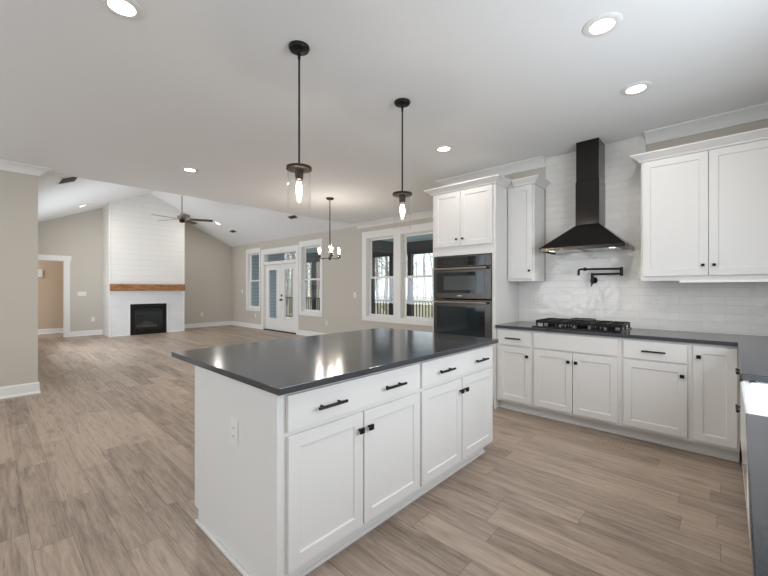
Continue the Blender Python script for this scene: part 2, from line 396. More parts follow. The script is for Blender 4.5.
# french door with transom
c = MB(); c.box(-10.86, -10.74, YW - .02, YW, 0, 2.53).box(-8.92, -8.80, YW - .02, YW, 0, 2.53).box(-10.74, -8.92, YW - .02, YW, 2.38, 2.53)
dr = struct('door_1', c, trimM, bevel=.003)
j = MB(); j.box(-10.74, -10.71, YW, YW + .14, 0, 2.40).box(-8.95, -8.92, YW, YW + .14, 0, 2.40).box(-10.71, -8.95, YW, YW + .14, 2.36, 2.40).box(-10.71, -8.95, YW, YW + .14, 2.04, 2.13)
obj('door_frame', j, trimM, dr)
obj('threshold', MB().box(-10.71, -8.95, YW - .02, YW + .14, 0, .025), bronzeM, dr)
obj('transom_pane', MB().box(-10.71, -8.95, YW + .07, YW + .075, 2.13, 2.36), glassM, dr)
for x0, gx in ((-10.705, -10.505), (-9.825, -9.625)):
    x1 = x0 + .87; g0, g1, h0, h1 = x0 + .19, x1 - .19, .36, 1.90
    d = MB(); y0, y1 = YW + .05, YW + .094
    d.box(x0, g0, y0, y1, .03, 2.035).box(g1, x1, y0, y1, .03, 2.035).box(g0, g1, y0, y1, .03, h0).box(g0, g1, y0, y1, h1, 2.035)
    q = obj('door_leaf', d, trimM, dr, bevel=.002)
    e = MB(); e.box(g0, g0 + .03, y0 - .01, y0, h0, h1).box(g1 - .03, g1, y0 - .01, y0, h0, h1).box(g0 + .03, g1 - .03, y0 - .01, y0, h0, h0 + .03).box(g0 + .03, g1 - .03, y0 - .01, y0, h1 - .03, h1)
    obj('glazing_bead', e, trimM, q); obj('pane', MB().box(g0, g1, y0 + .02, y0 + .024, h0, h1), glassM, q)
    if x0 > -10:
        def yknob(x, z, y): return [(x, y, z), (x, y - .012, z), (x, y - .014, z), (x, y - .045, z), (x, y - .05, z), (x, y - .07, z)]
        obj('door_knob', MB().tube(yknob(x0 + .06, .96, y0), [.032, .032, .012, .012, .028, .024], 16), blackM, q, smooth=True)
        obj('deadbolt', MB().tube([(x0 + .06, y0, 1.09), (x0 + .06, y0 - .02, 1.09), (x0 + .06, y0 - .025, 1.09)], [.032, .032, .024], 16), blackM, q, smooth=True)
# doorway casing to the hall
c = MB(); c.box(XG, XG + .02, 1.45, 1.56, 0, 2.04).box(XG, XG + .02, .57, .68, 0, 2.04).box(XG, XG + .024, .54, 1.585, 2.04, 2.175)
dd = struct('door_2', c, trimM, bevel=.003)
j = MB(); j.box(XG - .12, XG, 1.435, 1.45, 0, 2.04).box(XG - .12, XG, .68, .695, 0, 2.04).box(XG - .12, XG, .695, 1.435, 2.025, 2.04)
obj('door_frame', j, trimM, dd)

# ---------------------------------------------------------------- recessed lights
def can_mesh():
    t = thing('recessed_light', '', 'recessed light', (0, 0, 0), 0)
    obj('trim_ring', MB().lathe([(.062, -.002), (.062, -.008), (.088, -.010), (.098, -.004), (.098, 0), (.062, 0)], n=40, closed=True), trimM, t, smooth=True)
    obj('lens', MB().lathe([(.0005, -.006), (.0615, -.006), (.0615, -.001), (.0005, -.001)], n=32), canM, t)
    return t
CANS = [((-2.35, .494, H), 'recessed ceiling light at the top left above the island end'),
        ((-.514, 2.384, H), 'recessed ceiling light at the top right, nearest the camera'),
        ((-.49, 3.312, H), 'recessed ceiling light in front of the right wall cabinet'),
        ((-2.214, 3.344, H), 'recessed ceiling light in front of the oven tower'),
        ((-4.965, 1.761, H), 'recessed ceiling light by the edge of the vaulted ceiling'),
        ]
first = can_mesh(); used = False
LAMP = []
def lamp(x, y, z, e, size=1.1):
    l = bpy.data.lights.new('can_lamp', 'AREA'); l.shape = 'DISK'; l.size = .12; l.energy = e; l.color = (1, .93, .84)
    o = bpy.data.objects.new('can_lamp', l); COL.objects.link(o); o.location = (x, y, z - .03); LAMP.append(o)
for p, lb in CANS:
    if not used: first.location = p; first['label'] = lb; used = True
    else: dup(first, p, 0, lb)
    lamp(*p, 18 if p[0] < -3 else 4.0)
for p in [(-.6, .6, H), (-2.4, -1.6, H), (-4.9, -1.2, H)]:
    dup(first, p, 0, 'recessed ceiling light on the flat ceiling behind the camera')['group'] = 'lights behind the camera'; lamp(*p, 5)
sl = math.atan((RIDGE - SPRING) / (YR - .452))
for p, lb, sg in [((-11.34, 1.59), 'recessed light on the left slope of the vault, left of the fireplace', 1), ((-11.4, 4.85), 'recessed light on the right slope of the vault, right of the ceiling fan', -1)]:
    z = SPRING + (p[1] - .452) * math.tan(sl) if sg > 0 else SPRING + (6.0 - p[1]) * math.tan(sl)
    q = dup(first, (p[0], p[1], z - .003), 0, lb); q.rotation_euler = (sg * sl, 0, 0)
    lamp(p[0], p[1], z - .04, 13); LAMP[-1].rotation_euler = (sg * sl, 0, 0)
l = bpy.data.lights.new('hall_fill', 'POINT'); l.energy = 22; l.shadow_soft_size = .1; l.color = (1, .84, .66)  # added unseen fill that brightens the hall; no fixture modelled
lo = bpy.data.objects.new('hall_fill', l); COL.objects.link(lo); lo.location = (-13.65, -.1, 2.3)
# ceiling vents on the vault
def vent(x, y, lb, sg, L_=.36, W_=.16):
    z = SPRING + (y - .452) * math.tan(sl) if sg > 0 else SPRING + (6.0 - y) * math.tan(sl)
    t = thing('ceiling_vent', lb, 'vent', (x, y, z - .002)); t.rotation_euler = (sg * sl, 0, 0)
    a, b = L_ / 2, W_ / 2
    m = MB(); m.box(-a, a, -b, -b + .02, -.012, 0).box(-a, a, b - .02, b, -.012, 0).box(-a, -a + .02, -b + .02, b - .02, -.012, 0).box(a - .02, a, -b + .02, b - .02, -.012, 0)
    obj('vent_frame', m, trimM, t)
    obj('vent_back', MB().box(-a + .02, a - .02, -b + .02, b - .02, -.003, 0), ventM, t)
    s = MB(); k = 5
    for i in range(k):
        yy = -b + .03 + (W_ - .06) * (i + .5) / k
        s.box(-a + .02, a - .02, yy - .004, yy + .003, -.010, -.003)
    obj('louvre', s, ventM, t)
vent(-7.31, .86, 'white air vent on the left slope of the vault near the left wall', 1, .5, .26)
vent(-11.34, 5.29, 'small air vent on the vault slope above the left tall window', -1)
vent(-8.0, 5.27, 'air vent on the vault slope above the french door', -1)

# ---------------------------------------------------------------- fireplace
FX0, FX1, FY0, FY1 = XG, -12.13, 2.26, 4.14
mb = MB()
ztop = lambda y: SPRING + (min(y - .452, 6.0 - y)) * math.tan(sl)
mb.prism([(FY0, 1.30), (FY1, 1.30), (FY1, ztop(FY1) + .03), (YR, RIDGE + .03), (FY0, ztop(FY0) + .03)], 0, FX0, FX1)
ch = struct('wall_chimney_breast', mb, shipM)
mb = MB().box(FX0, FX1, FY0, 2.74, 0, 1.30).box(FX0, FX1, 3.65, FY1, 0, 1.30).box(FX0, FX1, 2.74, 3.65, .865, 1.30)
obj('tile_surround', mb, surrM, ch)
e = MB().box(FX1, FX1 + .012, FY0, FY0 + .03, 0, 3.5).box(FX1, FX1 + .012, FY1 - .03, FY1, 0, 3.4)
e.box(FX1, FX1 + .012, 2.70, 2.74, 0, .90).box(FX1, FX1 + .012, 3.65, 3.69, 0, .90).box(FX1, FX1 + .012, 2.74, 3.65, .865, .90)
e.box(FX1, FX1 + .012, FY0 + .03, 2.70, 0, .02).box(FX1, FX1 + .012, 3.69, FY1 - .03, 0, .02)
obj('edge_trim', e, trimM, ch)
tag(obj('mantel_shelf', MB().box(FX1 + .013, FX1 + .17, FY0 + .01, FY1 - .03, 1.235, 1.42), woodM, bevel=.006), 'brown wooden beam mantel on the white chimney breast', 'mantel')
t = thing('fireplace_insert', 'black gas fireplace insert with glass front and logs', 'fireplace', (FX1, 3.195, 0))
m = MB(); a = .445
m.box(-.02, .02, -a, -a + .10, 0, .86).box(-.02, .02, a - .10, a, 0, .86).box(-.02, .02, -a + .10, a - .10, .74, .86).box(-.02, .02, -a + .10, a - .10, 0, .14)
obj('frame', m, fireM, t, bevel=.004)
for z in (.765, .79, .815, .04, .07, .10): obj('louvre', MB().box(.02, .032, -a + .03, a - .03, z, z + .012), fireM, t)
obj('glass', MB().box(-.006, 0, -a + .10, a - .10, .14, .74), glassM, t)
m = MB().box(-.46, -.44, -a + .02, a - .02, .02, .85).box(-.44, -.02, -a + .02, -a + .04, .02, .85).box(-.44, -.02, a - .04, a - .02, .02, .85).box(-.44, -.02, -a + .04, a - .04, .02, .04).box(-.44, -.02, -a + .04, a - .04, .83, .85)
obj('firebox', m, mat('firebox_panel', (.05, .065, .07), .5), t)
m = MB().box(-.36, -.10, -.30, .30, .04, .17)
obj('burner_tray', m, castM, t)
for pts, r in (([(-.2, -.27, .21), (-.17, 0, .215), (-.22, .27, .21)], .038), ([(-.3, -.22, .215), (-.27, .05, .22), (-.31, .24, .215)], .042), ([(-.27, -.15, .275), (-.2, .0, .29), (-.18, .14, .275)], .03), ([(-.2, .16, .265), (-.3, .03, .33), (-.33, -.06, .34)], .025)):
    obj('log', MB().tube(pts, [r * .9, r, r * .8], 10), logM, t, smooth=True)

# ---------------------------------------------------------------- wall plates
def plate(name, loc, rz, lb, w_=.075, h_=.12, kind='outlet', cat=None, horiz=False):
    t = thing(name, lb, cat or kind, loc, rz)       # local: faces -y, centred
    if horiz: w_, h_ = h_, w_
    obj('cover_plate', MB().box(-w_ / 2, w_ / 2, -.006, 0, -h_ / 2, h_ / 2), plateM, t, bevel=.002)
    n = max(1, round(max(w_, .05) / .055)) if not horiz else 1
    for i in range(n):
        cx = (i - (n - 1) / 2) * .046
        if kind == 'outlet' and i == 0:
            for d in (-.02, .02):
                ux, uz = (d, 0) if horiz else (cx, d)
                f = obj('socket', MB().box(ux - .014, ux + .014, -.008, -.006, uz - .013, uz + .013), plateM, t)
                obj('slot', MB().box(ux - .007, ux - .005, -.0085, -.008, uz - .004, uz + .006).box(ux + .005, ux + .007, -.0085, -.008, uz - .004, uz + .006), slotM, f)
        else:
            obj('rocker', MB().box(cx - .015, cx + .015, -.010, -.006, -.032, .032), plateM, t, bevel=.002)
    return t
q = R(90)
plate('wall_switch', (XG, 1.81, 1.155), q, 'white triple switch plate on the grey wall beside the hall doorway', .19, .12, 'switch')
plate('wall_outlet', (XG, 2.05, .44), q, 'white outlet low on the wall just left of the fireplace')
plate('wall_outlet', (XG, 4.97, .42), q, 'white outlet low on the wall right of the fireplace')
plate('wall_outlet', (FX1, 3.20, 1.84), q, 'left white outlet on the chimney breast above the mantel')
plate('wall_outlet', (FX1, 3.33, 1.84), q, 'right white outlet on the chimney breast above the mantel')
plate('wall_outlet', (-11.25, YW, .42), 0, 'white outlet below the left tall window beside the french door')
plate('wall_switch', (-12.15, YW, 1.20), 0, 'white switch plate between the far corner and the left tall window', .08, .12, 'switch')
plate('wall_outlet', (-7.56, YW, .41), 0, 'white outlet low on the wall right of the french door')
plate('wall_switch', (-6.49, YW, 1.147), 0, 'white switch plate left of the dining windows', .075, .12, 'switch')
plate('wall_outlet', (-1.598, YK - .012, 1.18), 0, 'white outlet on the tile beneath the narrow wall cabinet')
plate('wall_outlet', (-.46, YK - .012, 1.18), 0, 'white double outlet plate on the tile right of the cooktop', .115, .115)
plate('wall_outlet', (.25, YK - .012, 1.335), 0, 'white sideways outlet under the right wall cabinet', horiz=True)
plate('island_outlet', (-1.725, .8135, .625), 0, 'white outlet on the end panel of the island')
t = thing('doorbell_chime', 'small white box on the hall wall seen through the doorway', 'doorbell chime', (-14.3, 1.03, 1.73), q)
obj('cover', MB().box(-.09, .09, -.04, 0, -.11, .11), plateM, t, bevel=.006)
obj('grille', MB().box(-.06, .06, -.043, -.04, -.07, -.06).box(-.06, .06, -.043, -.04, -.04, -.03).box(-.06, .06, -.043, -.04, -.01, 0), trimM, t)

# ---------------------------------------------------------------- cabinets (local: x right, y into the cabinet, z up, front at y = 0)
def shaker(parent, name, x0, x1, z0, z1, m=None, rail=.057, t=.02, flat=False):
    mb = MB()
    if flat: mb.box(x0, x1, -t, 0, z0, z1)
    else:
        a, b, c, d = x0 + rail, x1 - rail, z0 + rail, z1 - rail; k = .0085; e = .004
        O = [(x0, z0), (x1, z0), (x1, z1), (x0, z1)]; I = [(a, c), (b, c), (b, d), (a, d)]; J = [(a + e, c + e), (b - e, c + e), (b - e, d - e), (a + e, d - e)]
        vs = [(x, -t, z) for x, z in O] + [(x, -t, z) for x, z in I] + [(x, -t + k, z) for x, z in J] + [(x, 0, z) for x, z in O]
        fs = [(i, (i + 1) % 4, 4 + (i + 1) % 4, 4 + i) for i in range(4)] + [(4 + i, 4 + (i + 1) % 4, 8 + (i + 1) % 4, 8 + i) for i in range(4)] + [(8, 9, 10, 11)]
        fs += [(i, 12 + i, 12 + (i + 1) % 4, (i + 1) % 4) for i in range(4)] + [(15, 14, 13, 12)]
        mb.add(vs, fs)
    return obj(name, mb, m or cabM, parent, bevel=.0015)
def knob(parent, x, z, t=.02, s=.014):
    mb = MB().tube([(x, -t, z), (x, -t - .018, z)], .006, 10).box(x - s, x + s, -t - .028, -t - .018, z - s, z + s)
    return obj('knob', mb, blackM, parent, bevel=.0012)
def bar(parent, xc, z, L_=.162, t=.02, post=None):
    h = L_ / 2; p = post or h * .62
    mb = MB().tube([(xc - h, -t - .030, z), (xc + h, -t - .030, z)], .0072, 10)
    for s in (-p, p): mb.tube([(xc + s, -t, z), (xc + s, -t - .030, z)], .0055, 10)
    return obj('handle', mb, blackM, parent, smooth=True)
TK = .10
def base_cab(label, w_, depth, loc, rz, fronts, toe=.075, shoe=True, name='base_cabinet', ends=()):
    t = thing(name, label, 'cabinet', loc, rz)
    obj('cabinet_body', MB().box(0, w_, 0, depth, TK, .883), cabM, t)
    obj('toe_kick', MB().box(0, w_, toe, depth, 0, TK), cabM, t)
    if shoe: obj('shoe_molding', MB().box(0, w_, toe - .016, toe, 0, .018), cabM, t, bevel=.004)
    for f in fronts:
        k = f[0]
        if k == 'drawer':
            d = shaker(t, 'drawer', f[1], f[2], .712, .865, flat=True)
            for xc in f[3]: bar(d, xc, .785)
        elif k == 'panel': shaker(t, 'false_drawer', f[1], f[2], .712, .865, flat=True)
        elif k == 'door':
            d = shaker(t, 'door', f[1], f[2], .125, .692); knob(d, f[3], .612)
        elif k == 'tallbar':
            d = shaker(t, 'drawer', f[1], f[2], .712, .865, flat=True); bar(d, f[3], .80)
        elif k == 'blank': shaker(t, 'door', f[1], f[2], .125, .865)
        elif k == 'pull':
            d = shaker(t, 'door', f[1], f[2], .125, .692); bar(d, f[3], .57)
        elif k == 'tall':
            d = shaker(t, 'door', f[1], f[2], .125, .862); knob(d, f[3], .78)
    return t
YF = 3.79
c1 = base_cab('white narrow base cabinet left of the cooktop, beside the oven tower', .395, .6, (-1.83, YF, 0), 0,
         [('drawer', .03, .375, [.20]), ('door', .03, .375, .345)])
c2 = base_cab('white two-door base cabinet under the cooktop', .765, .6, (-1.435, YF, 0), 0,
         [('panel', .013, .742), ('door', .013, .373, .343), ('door', .379, .742, .409)])
c3 = base_cab('white base cabinet with drawer and one wide door right of the cooktop', .475, .6, (-.67, YF, 0), 0,
         [('drawer', .02, .45, [.235]), ('door', .02, .45, .42)])
c4 = base_cab('white base cabinet with one full-height door in the kitchen corner', .275, .6, (-.195, YF, 0), 0,
         [('tall', .012, .262, .045)])
# right run, fronts facing -x
XR = .105
c5 = base_cab('white base cabinet with drawer beyond the sink on the right edge', 1.33, .612, (XR, 3.765, 0), -q,
         [('tallbar', .33, .90, .61), ('pull', .33, .90, .61), ('blank', .925, 1.30)])
t = thing('sink_cabinet', 'white cabinet under the farmhouse sink', 'cabinet', (XR, 2.43, 0), -q)
obj('cabinet_body', MB().box(0, .80, 0, .612, TK, .60).box(0, .018, 0, .612, .60, .883).box(.782, .80, 0, .612, .60, .883), cabM, t)
obj('toe_kick', MB().box(0, .80, .075, .612, 0, TK), cabM, t)
for a, b, kx in ((.02, .395, .365), (.405, .78, .435)):
    d = shaker(t, 'door', a, b, .125, .585)
base_cab('white base cabinet under the near end of the right worktop', 1.0, .612, (XR, 1.628, 0), -q,
         [('drawer', .02, .98, [.5]), ('door', .02, .495, .46), ('door', .505, .98, .54)])
base_cab('white base cabinet beside the camera under the right worktop', 1.0, .612, (XR, .626, 0), -q,
         [('drawer', .02, .98, [.5]), ('door', .02, .495, .46), ('door', .505, .98, .54)])
# worktops
CZ0, CZ1 = .884, .914
wt = MB().prism([(-1.83, 3.75), (.068, 3.75), (.055, 2.405), (.575, 2.405), (.575, 1.655), (.048, 1.655), (.030, .80), (.010, -.40), (.718, -.40), (.718, YK - .002), (-1.83, YK - .002)], 2, CZ0, CZ1)
tag(obj('worktop', wt, counterM, bevel=.003), 'dark grey quartz worktop running along the hood wall and down the right side', 'worktop')
tag(obj('island_worktop', MB().box(-2.545, -1.303, .793, 2.735, CZ0, CZ1), counterM, bevel=.003), 'large dark grey quartz worktop on top of the island', 'worktop')
# sink
t = thing('farmhouse_sink', 'white apron-front farmhouse sink set into the right worktop', 'sink', (.052, 1.66, .602))
L_, Wd, hh = .52, .74, .278
m = MB().box(0, .03, 0, Wd, 0, hh).box(L_ - .025, L_, 0, Wd, 0, hh).box(.03, L_ - .025, 0, .025, 0, hh).box(.03, L_ - .025, Wd - .025, Wd, 0, hh).box(.03, L_ - .025, .025, Wd - .025, 0, .03)
obj('basin', m, porcM, t, bevel=.008)
obj('drain', MB().lathe([(.045, .031), (.045, .034), (.038, .034), (.030, .032), (.001, .032), (.001, .031)], (.29, .37, 0), 24), chromeM, t, smooth=True)
# island cabinets (fronts face +x)
XI = -1.352
def island_cab(label, y0, near):
    w_ = .945 if near else .945
    fr = [('drawer', .034 if near else .012, .945 - (.010 if near else .020), [.253, .69 if near else .716])]
    fr += [('door', .036 if near else .012, .465, .438), ('door', .475, .935 if near else .925, .503)]
    t = base_cab(label, w_, .842, (XI, y0, 0), q, fr, toe=.07, name='island_cabinet')
    if near:
        p = MB().prism([(XI + .002, 0), (XI + .002, .883), (-2.222, .883), (-2.222, .085), (-2.212, .072), (-2.150, .072), (-2.150, 0)], 1, -.0085, 0)
        # panel in local coordinates: x_local = y - y0, y_local = XI - x
        p.v = [(v[1], XI - v[0], v[2]) for v in p.v]
        obj('end_panel', p, cabM, t)
        s = MB().box(-.024, -.0085, -.002, .825, 0, .02)
        obj('end_shoe_molding', s, cabM, t, bevel=.004)
    else:
        obj('end_panel', MB().box(.945, .953, -.002, .867, TK, .883), cabM, t)
    obj('back_panel', MB().box(0, .945, .842, .867, .072, .883), cabM, t)
    return t
island_cab('near white island cabinet with wide drawer and two doors', .822, True)
island_cab('far white island cabinet with wide drawer and two doors', 1.767, False)

# ---------------------------------------------------------------- oven tower
TX0, TX1, TY = -2.665, -1.835, 3.78
t = thing('oven_tower_cabinet', 'tall white cabinet tower holding the black ovens', 'cabinet', (TX0, TY, 0))
W_ = TX1 - TX0; D_ = YK - TY - .002
m = MB().box(0, .02, 0, D_, 0, 2.46).box(W_ - .02, W_, 0, D_, 0, 2.46).box(.02, W_ - .02, D_ - .015, D_, .1, 2.46)
m.box(W_ - .0425, W_ - .02, 0, .03, .50, 1.70).box(.02, .0225, 0, .03, .50, 1.70)
m.box(.02, W_ - .02, 0, D_ - .015, 1.70, 2.46).box(.02, W_ - .02, 0, D_ - .015, .10, .50).box(.02, W_ - .02, .07, D_ - .015, 0, .10)
obj('cabinet_body', m, cabM, t)
for a, b, kx in ((.035, .396, .355), (.402, W_ - .035, .438)):
    d = shaker(t, 'door', a, b, 1.805, 2.448); knob(d, kx, 1.885, s=.011)
d = shaker(t, 'drawer', .035, W_ - .035, .125, .47, flat=True); bar(d, W_ / 2, .38)
CC = [(0, 2.455), (.012, 2.455), (.018, 2.47), (.035, 2.483), (.055, 2.497), (.066, 2.507), (.074, 2.510), (.074, 2.522), (0, 2.522)]
def cab_crown(parent, path, root):
    mb = MB().sweep([(p[0] - root[0], p[1] - root[1]) for p in path], CC); return obj('crown', mb, cabM, parent)
cab_crown(t, [(TX0, YK - .003), (TX0, TY - .012), (TX1, TY - .012), (TX1, 4.05)], (TX0, TY))
obj('crown_top', MB().box(.0, W_, -.012, D_, 2.46, 2.520), cabM, t)
# ovens
def oven(label, name, x0, x1, z0, z1, y, micro):
    t = thing(name, label, 'oven', (x0, y, z0)); w_ = x1 - x0; h_ = z1 - z0
    obj('oven_body', MB().box(.015, w_ - .015, .035, .55, .01, h_ - .01), ssM, t)
    if micro:
        p = obj('control_panel', MB().box(0, w_, -.012, .022, h_ - .125, h_), ssM, t, bevel=.003)
        sc = obj('display', MB().box(.05, w_ - .075, -.0145, -.012, h_ - .115, h_ - .012), ovenglassM, p)
        mk = MB(); random.seed(4)
        for cx in (.17, .21, .25, .29, .36, .41, .47, .51, .55, .59):
            mk.box(cx - .008, cx + .008, -.0150, -.0145, h_ - .062, h_ - .058)
            if random.random() < .6: mk.box(cx - .006, cx + .006, -.0150, -.0145, h_ - .080, h_ - .077)
        obj('key_marks', mk, markM, sc)
        d = obj('oven_door', MB().box(0, w_, -.02, .022, 0, h_ - .130), ssM, t, bevel=.004)
        g = obj('door_glass', MB().box(.05, w_ - .075, -.0225, -.02, .065, h_ - .19), ovenglassM, d)
        obj('window', MB().box(.15, w_ - .19, -.0240, -.0225, .10, h_ - .235), micwinM, g)
        obj('badge', MB().box(w_ * .44, w_ * .52, -.0215, -.02, .028, .038), chromeM, d)
        hz = h_ - .150
    else:
        d = obj('oven_door', MB().box(0, w_, -.02, .022, 0, h_ - .005), ssM, t, bevel=.004)
        g = obj('door_glass', MB().box(.05, w_ - .075, -.0225, -.02, .08, h_ - .085), ovenglassM, d)
        obj('window', MB().box(.11, w_ - .15, -.0240, -.0225, .12, h_ - .10), ovwinM, g)
        hz = h_ - .035
    hb = MB().tube([(.035, -.062, hz), (w_ - .035, -.062, hz)], .013, 14)
    for s in (.06, w_ - .06): hb.box(s - .01, s + .01, -.062, -.02, hz - .008, hz + .008)
    obj('handle', hb, handM, d, smooth=True)
    return t
oven('black stainless microwave oven with window and control panel, above the larger oven', 'wall_microwave', TX0 + .024, TX1 - .044, 1.19, 1.69, TY - .002, True)
oven('large black stainless wall oven below the microwave', 'wall_oven', TX0 + .024, TX1 - .044, .51, 1.183, TY - .002, False)

# ---------------------------------------------------------------- wall cabinets
def wall_cab(label, x0, x1, z0, z1, doors, crown_path):
    yf = 4.08
    t = thing('wall_cabinet', label, 'cabinet', (x0, yf, z0)); w_ = x1 - x0
    obj('cabinet_body', MB().box(0, w_, 0, YK - yf - .013, 0, z1 - z0), cabM, t)
    for a, b, kx in doors:
        d = shaker(t, 'door', a, b, .03, z1 - z0 - .008); knob(d, kx, .115, s=.011)
    mb = MB().sweep([(p[0] - x0, p[1] - yf) for p in crown_path], [(o, z - z0) for o, z in CC]); obj('crown', mb, cabM, t)
    obj('crown_top', MB().box(0, w_, -.012, YK - yf - .013, z1 - z0, 2.520 - z0), cabM, t)
    return t
wall_cab('narrow white wall cabinet between the oven tower and the range hood', -1.833, -1.53, 1.39, 2.46, [(.012, .283, .258)],
         [(-1.755, 4.068), (-1.53, 4.068), (-1.53, YK - .014)])
wr = wall_cab('wide white two-door wall cabinet right of the range hood', -.565, .36, 1.39, 2.46, [(.015, .463, .430), (.467, .91, .500)],
         [(-.565, YK - .014), (-.565, 4.068), (.36, 4.068)])
obj('light_rail', MB().box(.0, .925, .0, .02, -.012, 0), cabM, wr)
wall_cab('white corner wall cabinet at the right edge', .362, .715, 1.39, 2.46, [(.012, .34, .04)], [(.362, 4.068), (.715, 4.068)])
tag(obj('under_cabinet_light', MB().box(-.29, .58, 4.07, 4.115, 1.360, 1.3775), stripM, bevel=.003), 'slim white light bar under the right wall cabinet', 'light')

# ---------------------------------------------------------------- tile
mb = MB().box(-1.834, .718, YK - .011, YK, CZ1 + .0005, 1.389).box(-1.518, -.569, YK - .011, YK, 1.389, H - .0005)
o = obj('backsplash', mb, tileM); o['kind'] = 'structure'

# ---------------------------------------------------------------- range hood
HX = -1.045; hx0, hx1, hy0, hy1 = -1.43, -.66, 3.93, YK - .0125
t = thing('range_hood', 'black pyramid range hood with tall chimney above the cooktop', 'range hood', (HX, hy1, 1.68))
def L3(x, y, z): return (x - HX, y - hy1, z - 1.68)
cw = .108; cy0 = 4.13; HC = .022
cap = MB(); z0, z1, z2 = 1.69, 1.725, 1.955
A = [L3(hx0, hy0, z0), L3(hx1, hy0, z0), L3(hx1, hy1, z0), L3(hx0, hy1, z0)]
B = [L3(hx0, hy0, z1), L3(hx1, hy0, z1), L3(hx1, hy1, z1), L3(hx0, hy1, z1)]
Cc = [L3(HX + HC - cw, cy0, z2), L3(HX + HC + cw, cy0, z2), L3(HX + HC + cw, hy1, z2), L3(HX + HC - cw, hy1, z2)]
cap.add(B + Cc, [(0, 1, 5, 4), (1, 2, 6, 5), (2, 3, 7, 6), (3, 0, 4, 7), (4, 5, 6, 7), (0, 3, 2, 1)])
obj('canopy', cap, ssdM, t, bevel=.002)
lip = MB(); lip.box(hx0 - HX, hx1 - HX, hy0 - hy1, hy0 - hy1 + .02, .01, .045).box(hx0 - HX, hx0 - HX + .02, hy0 - hy1 + .02, 0, .01, .045).box(hx1 - HX - .02, hx1 - HX, hy0 - hy1 + .02, 0, .01, .045)
obj('lip', lip, mat('hood_lip_steel', (.06, .055, .05), .18, 1), t, bevel=.001)
obj('underside', MB().box(hx0 - HX + .02, hx1 - HX - .02, hy0 - hy1 + .02, 0, .022, .044), ssM, t)
for s in (-1, 1):
    fm = MB().box(s * .17 - .14, s * .17 + .14, -.38, -.10, .016, .022)
    obj('filter', fm, chromeM, t)
    obj('hood_lamp', MB().lathe([(.001, .012), (.028, .012), (.032, .016), (.032, .021), (.001, .021)], (s * .27, -.42, 0), 20), mat('hood_bulb', (1, 1, 1), .4, emit=(1, .93, .82), estr=12), t, smooth=True)
    l = bpy.data.lights.new('hood_lamp_light', 'SPOT'); l.energy = 2.5; l.spot_size = R(130); l.spot_blend = .6; l.shadow_soft_size = .03; l.color = (1, .93, .84)
    lo = bpy.data.objects.new('hood_lamp_light', l); COL.objects.link(lo); lo.location = (HX + s * .27, hy1 - .42, 1.68)
obj('lower_chimney', MB().box(HC - cw, HC + cw, cy0 - hy1, 0, z2 - 1.68, 2.40 - 1.68), ssdM, t, bevel=.002)
obj('upper_chimney', MB().box(HC - cw + .004, HC + cw - .004, cy0 - hy1 + .004, 0, 2.40 - 1.68, H - 1.68 - .001), ssdM, t, bevel=.002)

# ---------------------------------------------------------------- pot filler
t = thing('pot_filler', 'matte black folding pot filler tap on the tile above the cooktop', 'tap', (-1.02, YK - .0115, 1.395))
obj('wall_flange', MB().tube([(0, 0, 0), (0, -.012, 0)], .034, 24), blackM, t, smooth=True)
m = MB().tube([(0, -.010, 0), (0, -.075, 0)], .013, 14).tube([(-.0, -.075, -.035), (0, -.075, .075)], .015, 16)
obj('valve_body', m, blackM, t, smooth=True)
obj('valve_handle', MB().tube([(0, -.075, -.034), (0, -.095, -.050), (0, -.115, -.060)], [.008, .006, .006], 10), blackM, t, smooth=True)
obj('lower_arm', MB().tube([(0, -.075, .062), (.262, -.080, .062)], .0105, 12), blackM, t, smooth=True)
obj('elbow_joint', MB().tube([(.262, -.080, .040), (.262, -.080, .128)], .015, 16), blackM, t, smooth=True)
obj('upper_arm', MB().tube([(.262, -.080, .112), (-.080, -.20, .112)], .0105, 12), blackM, t, smooth=True)
obj('spout_joint', MB().tube([(-.040, -.187, .095), (-.040, -.187, .130)], .014, 14), blackM, t, smooth=True)
obj('spout', MB().tube([(-.065, -.197, .112), (-.085, -.202, .112), (-.095, -.203, .103), (-.097, -.203, .05)], [.010, .011, .012, .012], 12), blackM, t, smooth=True)

